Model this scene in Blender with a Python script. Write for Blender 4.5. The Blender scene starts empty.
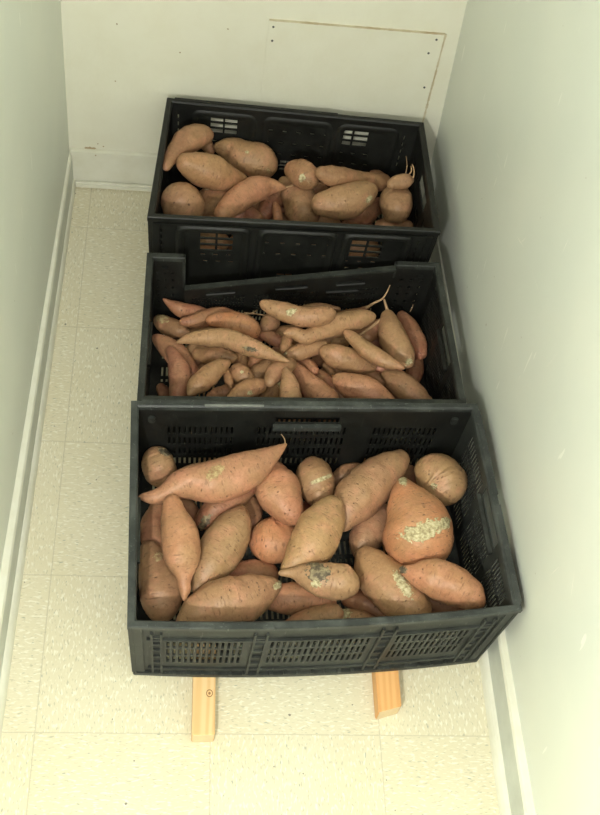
import bpy, bmesh, math, random
import numpy as np
from mathutils import Vector, noise
from mathutils.bvhtree import BVHTree

SC = bpy.context.scene
COL = SC.collection

# ------------------------------------------------------------------ camera
CAM = np.array([0.2042, -0.7056, 1.9723]); PIT, YAW, ROL, F = 0.9353, 0.1974, 0.2017, 1135.23
fw = np.array([math.sin(YAW)*math.cos(PIT), math.cos(YAW)*math.cos(PIT), -math.sin(PIT)])
_r = np.cross(fw, [0, 0, 1]); _r /= np.linalg.norm(_r); _u = np.cross(_r, fw)
RT = _r*math.cos(ROL)+_u*math.sin(ROL); UP = -_r*math.sin(ROL)+_u*math.cos(ROL)
def ray(x, y): return fw + RT*(x-300)/F - UP*(y-407.5)/F
def bz(x, y, z):
    d = ray(x, y); return CAM + d*(z-CAM[2])/d[2]
cam = bpy.data.cameras.new('camera'); co = bpy.data.objects.new('camera', cam); COL.objects.link(co)
cam.sensor_fit = 'VERTICAL'; cam.sensor_height = 24; cam.sensor_width = 24*600/815
cam.lens = F*24/815; cam.clip_start = .02
from mathutils import Matrix
M = Matrix((tuple(RT), tuple(UP), tuple(-fw))).transposed().to_4x4(); M.translation = Vector(CAM)
co.matrix_world = M; SC.camera = co

# ------------------------------------------------------------------ materials
def newmat(name):
    m = bpy.data.materials.new(name); m.use_nodes = True
    nt = m.node_tree; b = nt.nodes['Principled BSDF']
    return m, nt, b
def nd(nt, t, **kw):
    n = nt.nodes.new(t)
    for k, v in kw.items():
        if k.startswith('i_'): n.inputs[k[2:].replace('_', ' ')].default_value = v
        else: setattr(n, k, v)
    return n
def L(nt, a, b): nt.links.new(a, b)
def ramp(nt, fac, stops, interp='LINEAR'):
    n = nt.nodes.new('ShaderNodeValToRGB'); n.color_ramp.interpolation = interp
    e = n.color_ramp.elements
    while len(e) < len(stops): e.new(.5)
    for i, (p, c) in enumerate(stops):
        e[i].position = p; e[i].color = tuple(c)+(1,) if len(c) == 3 else c
    L(nt, fac, n.inputs[0]); return n
def mix(nt, fac, a, b, mode='MIX'):
    n = nt.nodes.new('ShaderNodeMix'); n.data_type = 'RGBA'; n.blend_type = mode
    for s, v in ((n.inputs[0], fac), (n.inputs[6], a), (n.inputs[7], b)):
        if hasattr(v, 'links'): L(nt, v, s)
        else: s.default_value = v if not isinstance(v, tuple) or len(v) == 4 else v+(1,)
    return n.outputs[2]
def math_(nt, op, a, b=None, c=None):
    n = nt.nodes.new('ShaderNodeMath'); n.operation = op
    for i, v in enumerate((a, b, c)):
        if v is None: continue
        if hasattr(v, 'links'): L(nt, v, n.inputs[i])
        else: n.inputs[i].default_value = v
    return n.outputs[0]
def bump(nt, b, h, strength, dist):
    n = nt.nodes.new('ShaderNodeBump'); n.inputs['Strength'].default_value = strength; n.inputs['Distance'].default_value = dist
    L(nt, h, n.inputs['Height']); L(nt, n.outputs[0], b.inputs['Normal'])
def noise_(nt, vec, scale, detail=3, rough=.5):
    n = nt.nodes.new('ShaderNodeTexNoise'); n.inputs['Scale'].default_value = scale
    n.inputs['Detail'].default_value = detail; n.inputs['Roughness'].default_value = rough
    L(nt, vec, n.inputs['Vector']); return n.outputs['Fac']
def mapping(nt, vec, sc=(1, 1, 1), rot=(0, 0, 0), loc=(0, 0, 0)):
    n = nt.nodes.new('ShaderNodeMapping'); n.inputs['Scale'].default_value = sc; n.inputs['Rotation'].default_value = rot
    n.inputs['Location'].default_value = loc
    L(nt, vec, n.inputs['Vector']); return n.outputs[0]
def objco(nt): return nt.nodes.new('ShaderNodeTexCoord').outputs['Object']

def mat_wall():
    m, nt, b = newmat('painted_wall'); o = objco(nt)
    base = (0.73, 0.765, 0.69)
    n1 = noise_(nt, o, 3.0, 4)
    c = mix(nt, ramp(nt, n1, [(.35, (0, 0, 0)), (.7, (1, 1, 1))]).outputs[0], base, (0.78, 0.805, 0.72))
    st = noise_(nt, mapping(nt, o, (30, 60, 9), (.5, .3, .4)), 1.0, 1)
    c = mix(nt, ramp(nt, st, [(.745, (0, 0, 0)), (.765, (1, 1, 1))]).outputs[0], c, (0.86, 0.88, 0.80))
    dk = noise_(nt, mapping(nt, o, (120, 110, 110), (0, 0, 0), (3, 7, 1)), 1.0, 0)
    c = mix(nt, ramp(nt, dk, [(.90, (0, 0, 0)), (.91, (1, 1, 1))]).outputs[0], c, (0.5, 0.48, 0.40))
    L(nt, c, b.inputs['Base Color']); b.inputs['Roughness'].default_value = .42
    h = noise_(nt, o, 160, 3); h2 = noise_(nt, o, 9, 2)
    bump(nt, b, math_(nt, 'ADD', math_(nt, 'MULTIPLY', h, .12), h2), .25, .004)
    return m
def mat_plain(name, col, rough=.5, bs=.0, bscale=200, dirt=None, metal=0):
    m, nt, b = newmat(name); o = objco(nt)
    n = noise_(nt, o, 14, 5, .6)
    d = dirt or tuple(x*.82 for x in col)
    c = mix(nt, ramp(nt, n, [(.4, (0, 0, 0)), (.75, (1, 1, 1))]).outputs[0], col, d)
    L(nt, c, b.inputs['Base Color']); b.inputs['Roughness'].default_value = rough; b.inputs['Metallic'].default_value = metal
    if bs: bump(nt, b, noise_(nt, o, bscale, 3), bs, .002)
    return m
def mat_floor():
    m, nt, b = newmat('vinyl_composition_tile'); o = objco(nt)
    T = .3048
    sep = nt.nodes.new('ShaderNodeSeparateXYZ'); L(nt, o, sep.inputs[0])
    u = math_(nt, 'DIVIDE', sep.outputs[0], T); v = math_(nt, 'DIVIDE', sep.outputs[1], T)
    fu = math_(nt, 'FLOOR', u); fv = math_(nt, 'FLOOR', v)
    par = math_(nt, 'PINGPONG', math_(nt, 'ADD', fu, fv), 1.0)
    cmb = nt.nodes.new('ShaderNodeCombineXYZ')
    L(nt, math_(nt, 'MULTIPLY', fu, 1.73), cmb.inputs[0]); L(nt, math_(nt, 'MULTIPLY', fv, 2.31), cmb.inputs[1])
    add = nt.nodes.new('ShaderNodeVectorMath'); add.operation = 'ADD'; L(nt, o, add.inputs[0]); L(nt, cmb.outputs[0], add.inputs[1])
    wob = nt.nodes.new('ShaderNodeTexNoise'); wob.inputs['Scale'].default_value = 30; L(nt, add.outputs[0], wob.inputs['Vector'])
    wm = nt.nodes.new('ShaderNodeVectorMath'); wm.operation = 'MULTIPLY_ADD'; L(nt, wob.outputs['Color'], wm.inputs[0]); wm.inputs[1].default_value = (.012, .012, 0); L(nt, add.outputs[0], wm.inputs[2])
    def layer(sa, sb, off, lo, hi):
        a = noise_(nt, mapping(nt, wm.outputs[0], (sa, sb, 1), loc=off), 1, 1)
        c_ = noise_(nt, mapping(nt, wm.outputs[0], (sb, sa, 1), loc=off), 1, 1)
        mm = nt.nodes.new('ShaderNodeMix'); mm.data_type = 'FLOAT'
        L(nt, par, mm.inputs[0]); L(nt, a, mm.inputs[2]); L(nt, c_, mm.inputs[3])
        return ramp(nt, mm.outputs[0], [(lo, (0, 0, 0)), (hi, (1, 1, 1))]).outputs[0]
    base = (0.745, 0.70, 0.525)
    bn = noise_(nt, o, 5, 3)
    c = mix(nt, ramp(nt, bn, [(.3, (0, 0, 0)), (.7, (1, 1, 1))]).outputs[0], base, (0.72, 0.665, 0.47))
    c = mix(nt, layer(250, 80, (0, 0, 0), .55, .68), c, (0.86, 0.83, 0.68))
    c = mix(nt, layer(320, 95, (3, 5, 0), .62, .72), c, (0.56, 0.53, 0.37))
    c = mix(nt, layer(300, 75, (9, 2, 0), .70, .78), c, (0.36, 0.38, 0.29))
    c = mix(nt, ramp(nt, noise_(nt, mapping(nt, o, (95, 95, 1), loc=(4, 4, 0)), 1, 0), [(.86, (0, 0, 0)), (.88, (1, 1, 1))]).outputs[0], c, (.25, .23, .17))
    gs = []
    for w in (u, v):
        fr = math_(nt, 'FRACT', w)
        d = math_(nt, 'MINIMUM', fr, math_(nt, 'SUBTRACT', 1.0, fr)); gs.append(d)
    g = math_(nt, 'MINIMUM', gs[0], gs[1])
    gm = ramp(nt, g, [(0.0015, (1, 1, 1)), (.0042, (0, 0, 0))]).outputs[0]
    c = mix(nt, math_(nt, 'MULTIPLY', gm, .55), c, (0.40, 0.36, 0.23))
    L(nt, c, b.inputs['Base Color']); b.inputs['Roughness'].default_value = .34
    bump(nt, b, math_(nt, 'SUBTRACT', math_(nt, 'MULTIPLY', noise_(nt, o, 60, 3), .15), gm), .25, .001)
    return m
def mat_plastic(name, col, dusty, rough, dustamt=.5):
    m, nt, b = newmat(name); o = objco(nt)
    n = noise_(nt, o, 22, 6, .65); n2 = noise_(nt, mapping(nt, o, (220, 220, 40)), 1, 2)
    f = ramp(nt, n, [(.42, (0, 0, 0)), (.72, (1, 1, 1))]).outputs[0]
    c = mix(nt, math_(nt, 'MULTIPLY', f, dustamt), col, dusty)
    c = mix(nt, math_(nt, 'MULTIPLY', ramp(nt, n2, [(.66, (0, 0, 0)), (.72, (1, 1, 1))]).outputs[0], .5*dustamt), c, tuple(min(1, x*2.2) for x in dusty))
    L(nt, c, b.inputs['Base Color'])
    L(nt, ramp(nt, n, [(.3, (rough,)*3), (.8, (min(1, rough+.25),)*3)]).outputs[0], b.inputs['Roughness'])
    b.inputs['Specular IOR Level'].default_value = .38
    bump(nt, b, noise_(nt, o, 300, 3), .25, .0008)
    return m
def mat_skin():
    m, nt, b = newmat('sweet_potato_skin'); o = objco(nt)
    oi = nt.nodes.new('ShaderNodeObjectInfo')
    at = nt.nodes.new('ShaderNodeVectorMath'); at.operation = 'ADD'
    L(nt, o, at.inputs[0])
    cr = nt.nodes.new('ShaderNodeVectorMath'); cr.operation = 'SCALE'; L(nt, oi.outputs['Random'], cr.inputs['Scale']); cr.inputs[0].default_value = (7, 3, 5)
    L(nt, cr.outputs[0], at.inputs[1]); v = at.outputs[0]
    big = noise_(nt, v, 16, 3, .55)
    col = oi.outputs['Color']
    tan = mix(nt, .6, col, (0.36, 0.225, 0.11))
    c = mix(nt, ramp(nt, big, [(.36, (0, 0, 0)), (.66, (1, 1, 1))]).outputs[0], col, tan)
    pk = noise_(nt, mapping(nt, v, (1, 1, 1), loc=(5, 1, 2)), 26, 4, .6)
    c = mix(nt, math_(nt, 'MULTIPLY', ramp(nt, pk, [(.50, (0, 0, 0)), (.68, (1, 1, 1))]).outputs[0], .45), c, (0.62, 0.30, 0.19))
    fine = noise_(nt, v, 150, 6, .75)
    c = mix(nt, ramp(nt, fine, [(.36, (0, 0, 0)), (.64, (1, 1, 1))]).outputs[0], mix(nt, 1.0, c, (.90, .88, .85), 'MULTIPLY'), mix(nt, 1.0, c, (1.14, 1.14, 1.12), 'MULTIPLY'))
    md = noise_(nt, v, 45, 4, .6)
    c = mix(nt, math_(nt, 'MULTIPLY', ramp(nt, md, [(.55, (0, 0, 0)), (.75, (1, 1, 1))]).outputs[0], .35), c, (0.30, 0.13, 0.07))
    # eyes and specks
    uv = nt.nodes.new('ShaderNodeTexCoord').outputs['UV']
    vo = nt.nodes.new('ShaderNodeTexVoronoi'); vo.inputs['Scale'].default_value = 1; vo.inputs['Randomness'].default_value = 1
    L(nt, mapping(nt, uv, (115, 62, 1)), vo.inputs['Vector'])
    vs = nt.nodes.new('ShaderNodeSeparateColor'); L(nt, vo.outputs['Color'], vs.inputs[0])
    pick = math_(nt, 'GREATER_THAN', vs.outputs[0], .70)
    spot = math_(nt, 'MULTIPLY', ramp(nt, vo.outputs['Distance'], [(.08, (1, 1, 1)), (.20, (0, 0, 0))]).outputs[0], pick)
    c = mix(nt, math_(nt, 'MULTIPLY', spot, .75), c, (0.13, 0.075, 0.045))
    # thin crosswise creases
    cs = noise_(nt, mapping(nt, uv, (300, 55, 1)), 1, 2)
    crs = ramp(nt, cs, [(.60, (0, 0, 0)), (.67, (1, 1, 1))]).outputs[0]
    c = mix(nt, math_(nt, 'MULTIPLY', crs, .5), c, (0.20, 0.11, 0.06))
    L(nt, c, b.inputs['Base Color'])
    b.inputs['Roughness'].default_value = .46; b.inputs['Specular IOR Level'].default_value = .42
    b.inputs['Subsurface Weight'].default_value = 0
    h = math_(nt, 'SUBTRACT', math_(nt, 'ADD', math_(nt, 'MULTIPLY', fine, .14), md), math_(nt, 'ADD', math_(nt, 'MULTIPLY', spot, .7), math_(nt, 'MULTIPLY', crs, .3)))
    bump(nt, b, h, .75, .0026)
    return m
def mat_scar(name, a, b2, c3):
    m, nt, b = newmat(name); o = objco(nt)
    n = noise_(nt, o, 80 if 'dark' in name else 170, 4, .6)
    r = ramp(nt, n, [(.34, a), (.5, b2), (.64, c3)])
    L(nt, r.outputs[0], b.inputs['Base Color']); b.inputs['Roughness'].default_value = .75
    bump(nt, b, n, .9, .003)
    return m
def mat_wood():
    m, nt, b = newmat('pine_wood'); o = objco(nt)
    w = nt.nodes.new('ShaderNodeTexWave'); w.wave_type = 'BANDS'; w.bands_direction = 'X'
    w.inputs['Scale'].default_value = 22; w.inputs['Distortion'].default_value = 9; w.inputs['Detail'].default_value = 2; w.inputs['Detail Scale'].default_value = .6
    L(nt, mapping(nt, o, (1, .12, 1)), w.inputs['Vector'])
    c = mix(nt, ramp(nt, w.outputs['Fac'], [(.2, (0, 0, 0)), (.9, (1, 1, 1))]).outputs[0], (0.80, 0.57, 0.30), (0.74, 0.48, 0.22))
    oi = nt.nodes.new('ShaderNodeObjectInfo')
    c = mix(nt, 1.0, c, oi.outputs['Color'], 'MULTIPLY')
    L(nt, c, b.inputs['Base Color']); b.inputs['Roughness'].default_value = .6
    bump(nt, b, w.outputs['Fac'], .2, .001)
    return m

MW = mat_wall(); MF = mat_floor()
MB = mat_plain('baseboard_paint', (0.80, 0.80, 0.68), .35, .15, 40, (0.72, 0.71, 0.57))
MBG = mat_plain('baseboard_face_grey', (0.60, 0.635, 0.57), .4, .1, 40)  # greyer tone for the upright faces of the side baseboards
MPW = mat_plain('back_wall_paint', (0.80, 0.79, 0.655), .45, .2, 90, (0.77, 0.755, 0.61))
MCAULK = mat_plain('aged_caulk', (0.66, 0.60, 0.42), .7, .5, 120, (0.38, 0.27, 0.13))
MSTAIN = mat_plain('brown_stain', (0.36, 0.26, 0.13), .8, .3, 120, (0.50, 0.42, 0.26))
MSCREW = mat_plain('screw_head', (0.10, 0.10, 0.09), .5)
MGREY = mat_plastic('grey_black_plastic', (0.020, 0.0225, 0.020), (0.062, 0.068, 0.058), .45, .8)
MGREY2 = mat_plastic('dark_grey_rim_plastic', (0.028, 0.032, 0.030), (0.085, 0.094, 0.085), .40, .8)
MBLACK = mat_plastic('black_plastic', (0.0075, 0.008, 0.0068), (0.021, 0.0225, 0.018), .42, .5)
MPALE = mat_plastic('pale_rim_plastic', (0.17, 0.18, 0.17), (0.30, 0.31, 0.28), .3, .6)  # paler tone for one raised strip on the front crate's rear rim
MSKIN = mat_skin()
MSC = mat_scar('pale_scab', (0.26, 0.20, 0.10), (0.50, 0.43, 0.24), (0.66, 0.60, 0.38))
MSY = mat_scar('dull_scab', (0.33, 0.17, 0.09), (0.42, 0.29, 0.14), (0.58, 0.46, 0.24))
MSD = mat_scar('dark_rot', (0.05, 0.04, 0.025), (0.13, 0.10, 0.06), (0.32, 0.26, 0.15))
MROOT = mat_plain('root_hair', (0.52, 0.33, 0.18), .7)
MWOOD = mat_wood(); MKNOT = mat_plain('wood_knot', (0.28, 0.12, 0.04), .6); MEND = mat_plain('sawn_wood_end', (0.80, 0.62, 0.38), .8, .3, 200)

# ------------------------------------------------------------------ helpers
def add(name, me, mat, parent=None, smooth=False, col=None):
    o = bpy.data.objects.new(name, me); COL.objects.link(o)
    if mat and not me.materials: me.materials.append(mat)
    if smooth:
        for p in me.polygons: p.use_smooth = True
    if parent: o.parent = parent
    if col: o.color = tuple(col)+(1,)
    return o
def mesh(verts, faces, name='mesh'):
    me = bpy.data.meshes.new(name); me.from_pydata([tuple(v) for v in verts], [], faces); me.update(); return me
def fixn(me):
    bm = bmesh.new(); bm.from_mesh(me); bmesh.ops.remove_doubles(bm, verts=bm.verts, dist=1e-6)
    bmesh.ops.recalc_face_normals(bm, faces=bm.faces); bm.to_mesh(me); bm.free(); return me
class MBd:
    def __init__(s): s.v = []; s.f = []
    def hexa(s, c):
        i = len(s.v); s.v += [tuple(p) for p in c]
        for q in ((0, 3, 2, 1), (4, 5, 6, 7), (0, 1, 5, 4), (1, 2, 6, 5), (2, 3, 7, 6), (3, 0, 4, 7)): s.f.append([i+k for k in q])
    def box(s, a, b, T=lambda *p: p):
        (x0, y0, z0), (x1, y1, z1) = a, b
        if abs(x1-x0) > .12 and T(.3, 0, 0)[0:1] != (.3,):
            n = max(2, int(abs(x1-x0)/.06)); i = len(s.v)
            for k in range(n+1):
                x = x0+(x1-x0)*k/n; s.v += [T(x, y0, z0), T(x, y1, z0), T(x, y1, z1), T(x, y0, z1)]
            for k in range(n):
                for j in range(4): s.f.append([i+k*4+j, i+k*4+(j+1) % 4, i+(k+1)*4+(j+1) % 4, i+(k+1)*4+j])
            s.f.append([i, i+1, i+2, i+3]); s.f.append([i+n*4+q2 for q2 in (3, 2, 1, 0)]); return
        s.hexa([T(*p) for p in ((x0, y0, z0), (x1, y0, z0), (x1, y1, z0), (x0, y1, z0), (x0, y0, z1), (x1, y0, z1), (x1, y1, z1), (x0, y1, z1))])
    def prism(s, prof, A, B, T=lambda *p: p):
        pass
    def build(s, name, mat, parent=None, bev=0, smooth=False, weld=False):
        me = mesh(s.v, s.f, name)
        bm = bmesh.new(); bm.from_mesh(me)
        if weld: bmesh.ops.remove_doubles(bm, verts=bm.verts, dist=1e-6)
        bmesh.ops.recalc_face_normals(bm, faces=bm.faces)
        if bev: bmesh.ops.bevel(bm, geom=bm.edges[:], offset=bev, segments=2, affect='EDGES', clamp_overlap=True)
        bm.to_mesh(me); bm.free()
        return add(name, me, mat, parent, smooth)
def empty(name, loc, label, cat, group=None):
    o = bpy.data.objects.new(name, None); COL.objects.link(o); o.location = loc; o.empty_display_size = .05
    o['label'] = label; o['category'] = cat
    if group: o['group'] = group
    return o
def tag(o, label=None, cat=None, group=None, kind=None):
    if label: o['label'] = label
    if cat: o['category'] = cat
    if group: o['group'] = group
    if kind: o['kind'] = kind
    return o
def adopt(root):
    """keep the children's world placement: children meshes are in world coordinates"""
    for c in root.children: c.matrix_parent_inverse = Matrix.Translation(-root.location)

# ------------------------------------------------------------------ room
YB = 1.372; YF = -2.3
def xl(y): return -.056+.014*y      # floor edges
def xr(y): return .812+.0015*y
def wl(y): return -.087+.027*y
def wr(y): return .846-.018*y
m = MBd(); m.box((-.6, YF, -.05), (1.4, YB+.15, 0)); tag(m.build('floor', MF), kind='structure')
m = MBd(); m.hexa([(wl(YF)-.1, YF, 0), (wl(YF), YF, 0), (wl(YB), YB+.02, 0), (wl(YB)-.1, YB+.02, 0), (wl(YF)-.1, YF, 2.4), (wl(YF), YF, 2.4), (wl(YB), YB+.02, 2.4), (wl(YB)-.1, YB+.02, 2.4)])
tag(m.build('wall_left', MW), kind='structure')
ln = .10
m = MBd(); m.hexa([(wr(YF), YF, 0), (wr(YF)+.12, YF, 0), (wr(YB)+.12, YB+.02, 0), (wr(YB), YB+.02, 0), (wr(YF)-ln, YF, 2.4), (wr(YF)+.12, YF, 2.4), (wr(YB)+.12, YB+.02, 2.4), (wr(YB)-ln, YB+.02, 2.4)])
tag(m.build('wall_right', MW), kind='structure')
m = MBd(); m.box((-.3, YB, 0), (1.1, YB+.1, 2.4)); tag(m.build('wall_back', MPW), kind='structure')
# baseboards: sloping face of the board, a ledge on top and a rounded shoe at the floor
def board(name, side):
    g = MBd(); s = 1 if side == 'L' else -1
    fx, wx = (xl, wl) if side == 'L' else (xr, wr)
    H = .092
    rings = []
    for y in np.linspace(YF, YB-.002, 16):
        w = wx(y)-s*.004; f = fx(y)
        lx = w+s*(abs(f-w)*.62)
        shoe = abs(f-w)*.40
        pr_ = [(w, 0), (w, H), (w+s*.004, H+.003), (lx-s*.003, H+.002), (lx, H-.003), (lx+s*.0005, .02)]
        for a in range(1, 6):
            t = a/5*math.pi/2
            pr_.append((f-s*shoe*(1-math.sin(t)), .02*math.cos(t)))
        rings.append([(x, y, z) for x, z in pr_])
    V = [p for r_ in rings for p in r_]; n = len(rings[0]); Fc = []
    for i in range(len(rings)-1):
        for j in range(n): Fc.append([i*n+j, i*n+(j+1) % n, (i+1)*n+(j+1) % n, (i+1)*n+j])
    Fc.append(list(range(n))); Fc.append([(len(rings)-1)*n+j for j in range(n)])
    me = fixn(mesh(V, Fc, name)); me.materials.append(MB); me.materials.append(MBG)
    for p in me.polygons:
        if abs(p.normal.x) > .9 and .03 < p.center.z < .09: p.material_index = 1
    tag(add(name, me, None), kind='structure')
board('baseboard_left', 'L'); board('baseboard_right', 'R')
m = MBd(); m.box((xl(YB)-.01, YB-.011, 0), (xr(YB)+.005, YB+.001, .108))
bb = m.build('baseboard_back', MB, bev=.002); tag(bb, kind='structure')
m = MBd(); m.box((xl(YB)-.005, YB-.024, 0), (xr(YB), YB-.010, .018))
tag(m.build('trim_1', MB, bev=.005), kind='structure')
# pale scuffs on the right wall
V = []; Fc = []; random.seed(21)
for (xa, ya, xb, yb, wd) in [(517, 236, 524, 247, .0016), (530, 262, 543, 304, .0008), (562, 255, 570, 236, .0007), (590, 80, 586, 90, .0016), (528, 108, 514, 150, .0008), (496, 155, 505, 180, .0008), (521, 243, 527, 237, .0016), (497, 152, 500, 160, .0012), (484, 350, 486, 344, .0012), (518, 381, 521, 375, .0012), (554, 392, 555, 396, .0018), (551, 575, 560, 566, .0010), (571, 600, 575, 570, .0008), (468, 276, 472, 262, .0008), (545, 370, 560, 350, .0005)]:
    pr2 = []
    for (x, y) in ((xa, ya), (xb, yb)):
        d_ = ray(x, y); t_ = 1.0
        for _ in range(8):
            P_ = CAM+d_*t_; xw = wr(P_[1])-ln*P_[2]/2.4; t_ += (xw-P_[0])/d_[0]*.9
        pr2.append(CAM+d_*t_+np.array([-.0006, 0, 0]))
    A_, B_ = pr2; e_ = (B_-A_)/np.linalg.norm(B_-A_); s2 = np.cross(e_, [1, 0, 0]); i0 = len(V)
    V += [tuple(A_), tuple((A_+B_)/2+s2*wd+np.array([-.0004, 0, 0])), tuple(B_), tuple((A_+B_)/2-s2*wd)]; Fc.append([i0, i0+1, i0+2, i0+3])
sc_ = add('scuff', mesh(V, Fc), mat_plain('scuffed_paint', (0.87, 0.88, 0.80), .6), bpy.data.objects['wall_right']); sc_['kind'] = 'stuff'
# corner stain over the back baseboard
def blob(cx, cz, rx, rz, y, seed, n=26):
    random.seed(seed); V = [(cx, y-.0012, cz)]
    for i in range(n):
        a = i/n*2*math.pi; k = .6+.5*random.random(); V.append((cx+rx*k*math.cos(a), y-.0004, cz+rz*k*math.sin(a)))
    return V, [[0, 1+i, 1+(i+1) % n] for i in range(n)]
wb = bpy.data.objects['wall_back']
V, Fc = blob(.0, .109, .016, .006, YB, 3)
add('stain', mesh(V, Fc), MSTAIN, wb)
V = []; Fc = []
for i, (x, z) in enumerate([(.017, .125), (.03, .118), (.012, .098), (.20, .40), (.06, .31), (.065, .46), (.3, .47)]):
    v, f = blob(x, z, .0022, .0022, YB if z > .11 else YB-.011, i+9, 8); f = [[k+len(V) for k in q] for q in f]; V += v; Fc += f
add('speck', mesh(V, Fc), MSTAIN, wb)['kind'] = 'stuff'
# access panel on the back wall
PX0, PX1, PZ0, PZ1 = .386, .768, .13, .502
ap = empty('access_panel', ((PX0+PX1)/2, YB, PZ0), 'flush painted access panel on the back wall behind the farthest crate', 'panel')
m = MBd(); m.box((PX0, YB-.004, PZ0), (PX1, YB-.0002, PZ1)); m.build('cover_plate', MPW, ap, bev=.0012)
m = MBd(); random.seed(5)
def strip(x0, z0, x1, z1, w, n):
    for i in range(n):
        a, b_ = i/n, (i+1)/n; k = w*(.5+.8*random.random())
        xa, za, xb, zb = x0+(x1-x0)*a, z0+(z1-z0)*a, x0+(x1-x0)*b_, z0+(z1-z0)*b_
        if abs(x1-x0) > abs(z1-z0): m.box((xa, YB-.0055, za-k), (xb, YB-.0003, za+k))
        else: m.box((xa-k, YB-.0055, min(za, zb)), (xa+k, YB-.0003, max(za, zb)))
strip(PX0, PZ1+.001, PX1, PZ1+.001, .0010, 40); strip(PX1+.001, PZ1, PX1+.001, PZ0+.1, .0020, 26)
m.build('caulk_bead', MCAULK, ap)
for x, z in ((.396, .487), (.397, .452), (.752, .488), (.742, .452), (.752, .36)):
    bm = bmesh.new(); bmesh.ops.create_cone(bm, cap_ends=True, segments=14, radius1=.0028, radius2=.0022, depth=.0016, matrix=Matrix.Translation((x, YB-.0046, z)) @ Matrix.Rotation(math.pi/2, 4, 'X'))
    me = bpy.data.meshes.new('screw'); bm.to_mesh(me); bm.free(); add('screw', me, MSCREW, ap)
adopt(ap)

# ------------------------------------------------------------------ timber runners
def runner(x0, x1, y0, y1, h, cut, label, col, knot):
    e = empty('timber_runner', ((x0+x1)/2, (y0+y1)/2, 0), label, 'timber', 'timber runners under the crates')
    m = MBd()
    m.hexa([(x0, y0, 0), (x1, y0+cut, 0), (x1, y1, 0), (x0, y1, 0), (x0, y0, h), (x1, y0+cut, h), (x1, y1, h), (x0, y1, h)])
    o = m.build('beam', MWOOD, e, bev=.0016); o.color = col
    m = MBd()
    m.hexa([(x0+.002, y0-.0008, .002), (x1-.002, y0+cut-.0008, .002), (x1-.002, y0+cut+.002, .002), (x0+.002, y0+.002, .002),
            (x0+.002, y0-.0008, h-.002), (x1-.002, y0+cut-.0008, h-.002), (x1-.002, y0+cut+.002, h-.002), (x0+.002, y0+.002, h-.002)])
    m.build('sawn_end', MEND, e)
    if knot:
        bm = bmesh.new()
        def rg(r0, r1):
            vs_ = [[bm.verts.new((knot[0]+r_*math.cos(2*math.pi*k/24), knot[1]+r_*1.2*math.sin(2*math.pi*k/24), h+.0004)) for k in range(24)] for r_ in (r0, r1)]
            for k in range(24): bm.faces.new((vs_[0][k], vs_[0][(k+1) % 24], vs_[1][(k+1) % 24], vs_[1][k]))
        rg(.0045, .0060); rg(.0002, .0022)
        me = bpy.data.meshes.new('knot'); bm.to_mesh(me); bm.free(); add('knot', me, MKNOT, e)
    adopt(e); return e
WH = .038
runner(.271, .311, -.015, 1.30, WH, .001, 'pale pine runner with a knot, at the left below the front crate', (1, 1, 1, 1), (.3005, .060))
runner(.603, .646, .029, 1.30, WH, .012, 'orange-toned pine runner poking out at the right below the front crate', (1.0, .80, .62, 1), None)

# ------------------------------------------------------------------ crates
class Crate:
    def __init__(s, bot, top, z0, z1):
        s.b = [np.array([p[0], p[1], z0]) for p in bot]; s.t = [np.array([p[0], p[1], z1]) for p in top]; s.z0, s.z1 = z0, z1
        s.W = float(np.linalg.norm(s.t[1]-s.t[0])); s.D = float(np.linalg.norm(s.t[3]-s.t[0])); s.H = z1-z0
    bow = 0
    def P(s, x, y, z):      # metres along width, depth, height -> world
        u, v, w = x/s.W, y/s.D, z/s.H
        lo = (s.b[0]*(1-u)+s.b[1]*u)*(1-v)+(s.b[3]*(1-u)+s.b[2]*u)*v
        hi = (s.t[0]*(1-u)+s.t[1]*u)*(1-v)+(s.t[3]*(1-u)+s.t[2]*u)*v
        q_ = lo*(1-w)+hi*w; q_[1] -= s.bow*4*max(0, u*(1-u))*max(0, 1-v)**2      # the loaded front wall bows outward
        return tuple(q_)
def panel(m, us, vs, hole, T, th):
    """sheet of cells in (u,v) with real holes; T(u,v,w)->world, w from 0 to th"""
    nu, nv = len(us)-1, len(vs)-1
    S = [[not hole(i, j) for j in range(nv)] for i in range(nu)]
    idx = {}
    def V(i, j, k):
        key = (i, j, k)
        if key not in idx: idx[key] = len(m.v); m.v.append(T(us[i], vs[j], th*k))
        return idx[key]
    for i in range(nu):
        for j in range(nv):
            if not S[i][j]: continue
            for k in (0, 1): m.f.append([V(i, j, k), V(i+1, j, k), V(i+1, j+1, k), V(i, j+1, k)])
            for di, dj, e in ((-1, 0, ((i, j), (i, j+1))), (1, 0, ((i+1, j), (i+1, j+1))), (0, -1, ((i, j), (i+1, j))), (0, 1, ((i, j+1), (i+1, j+1)))):
                a, b_ = i+di, j+dj
                if not (0 <= a < nu and 0 <= b_ < nv) or not S[a][b_]:
                    (p, q) = e; m.f.append([V(*p, 0), V(*q, 0), V(*q, 1), V(*p, 1)])
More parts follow.
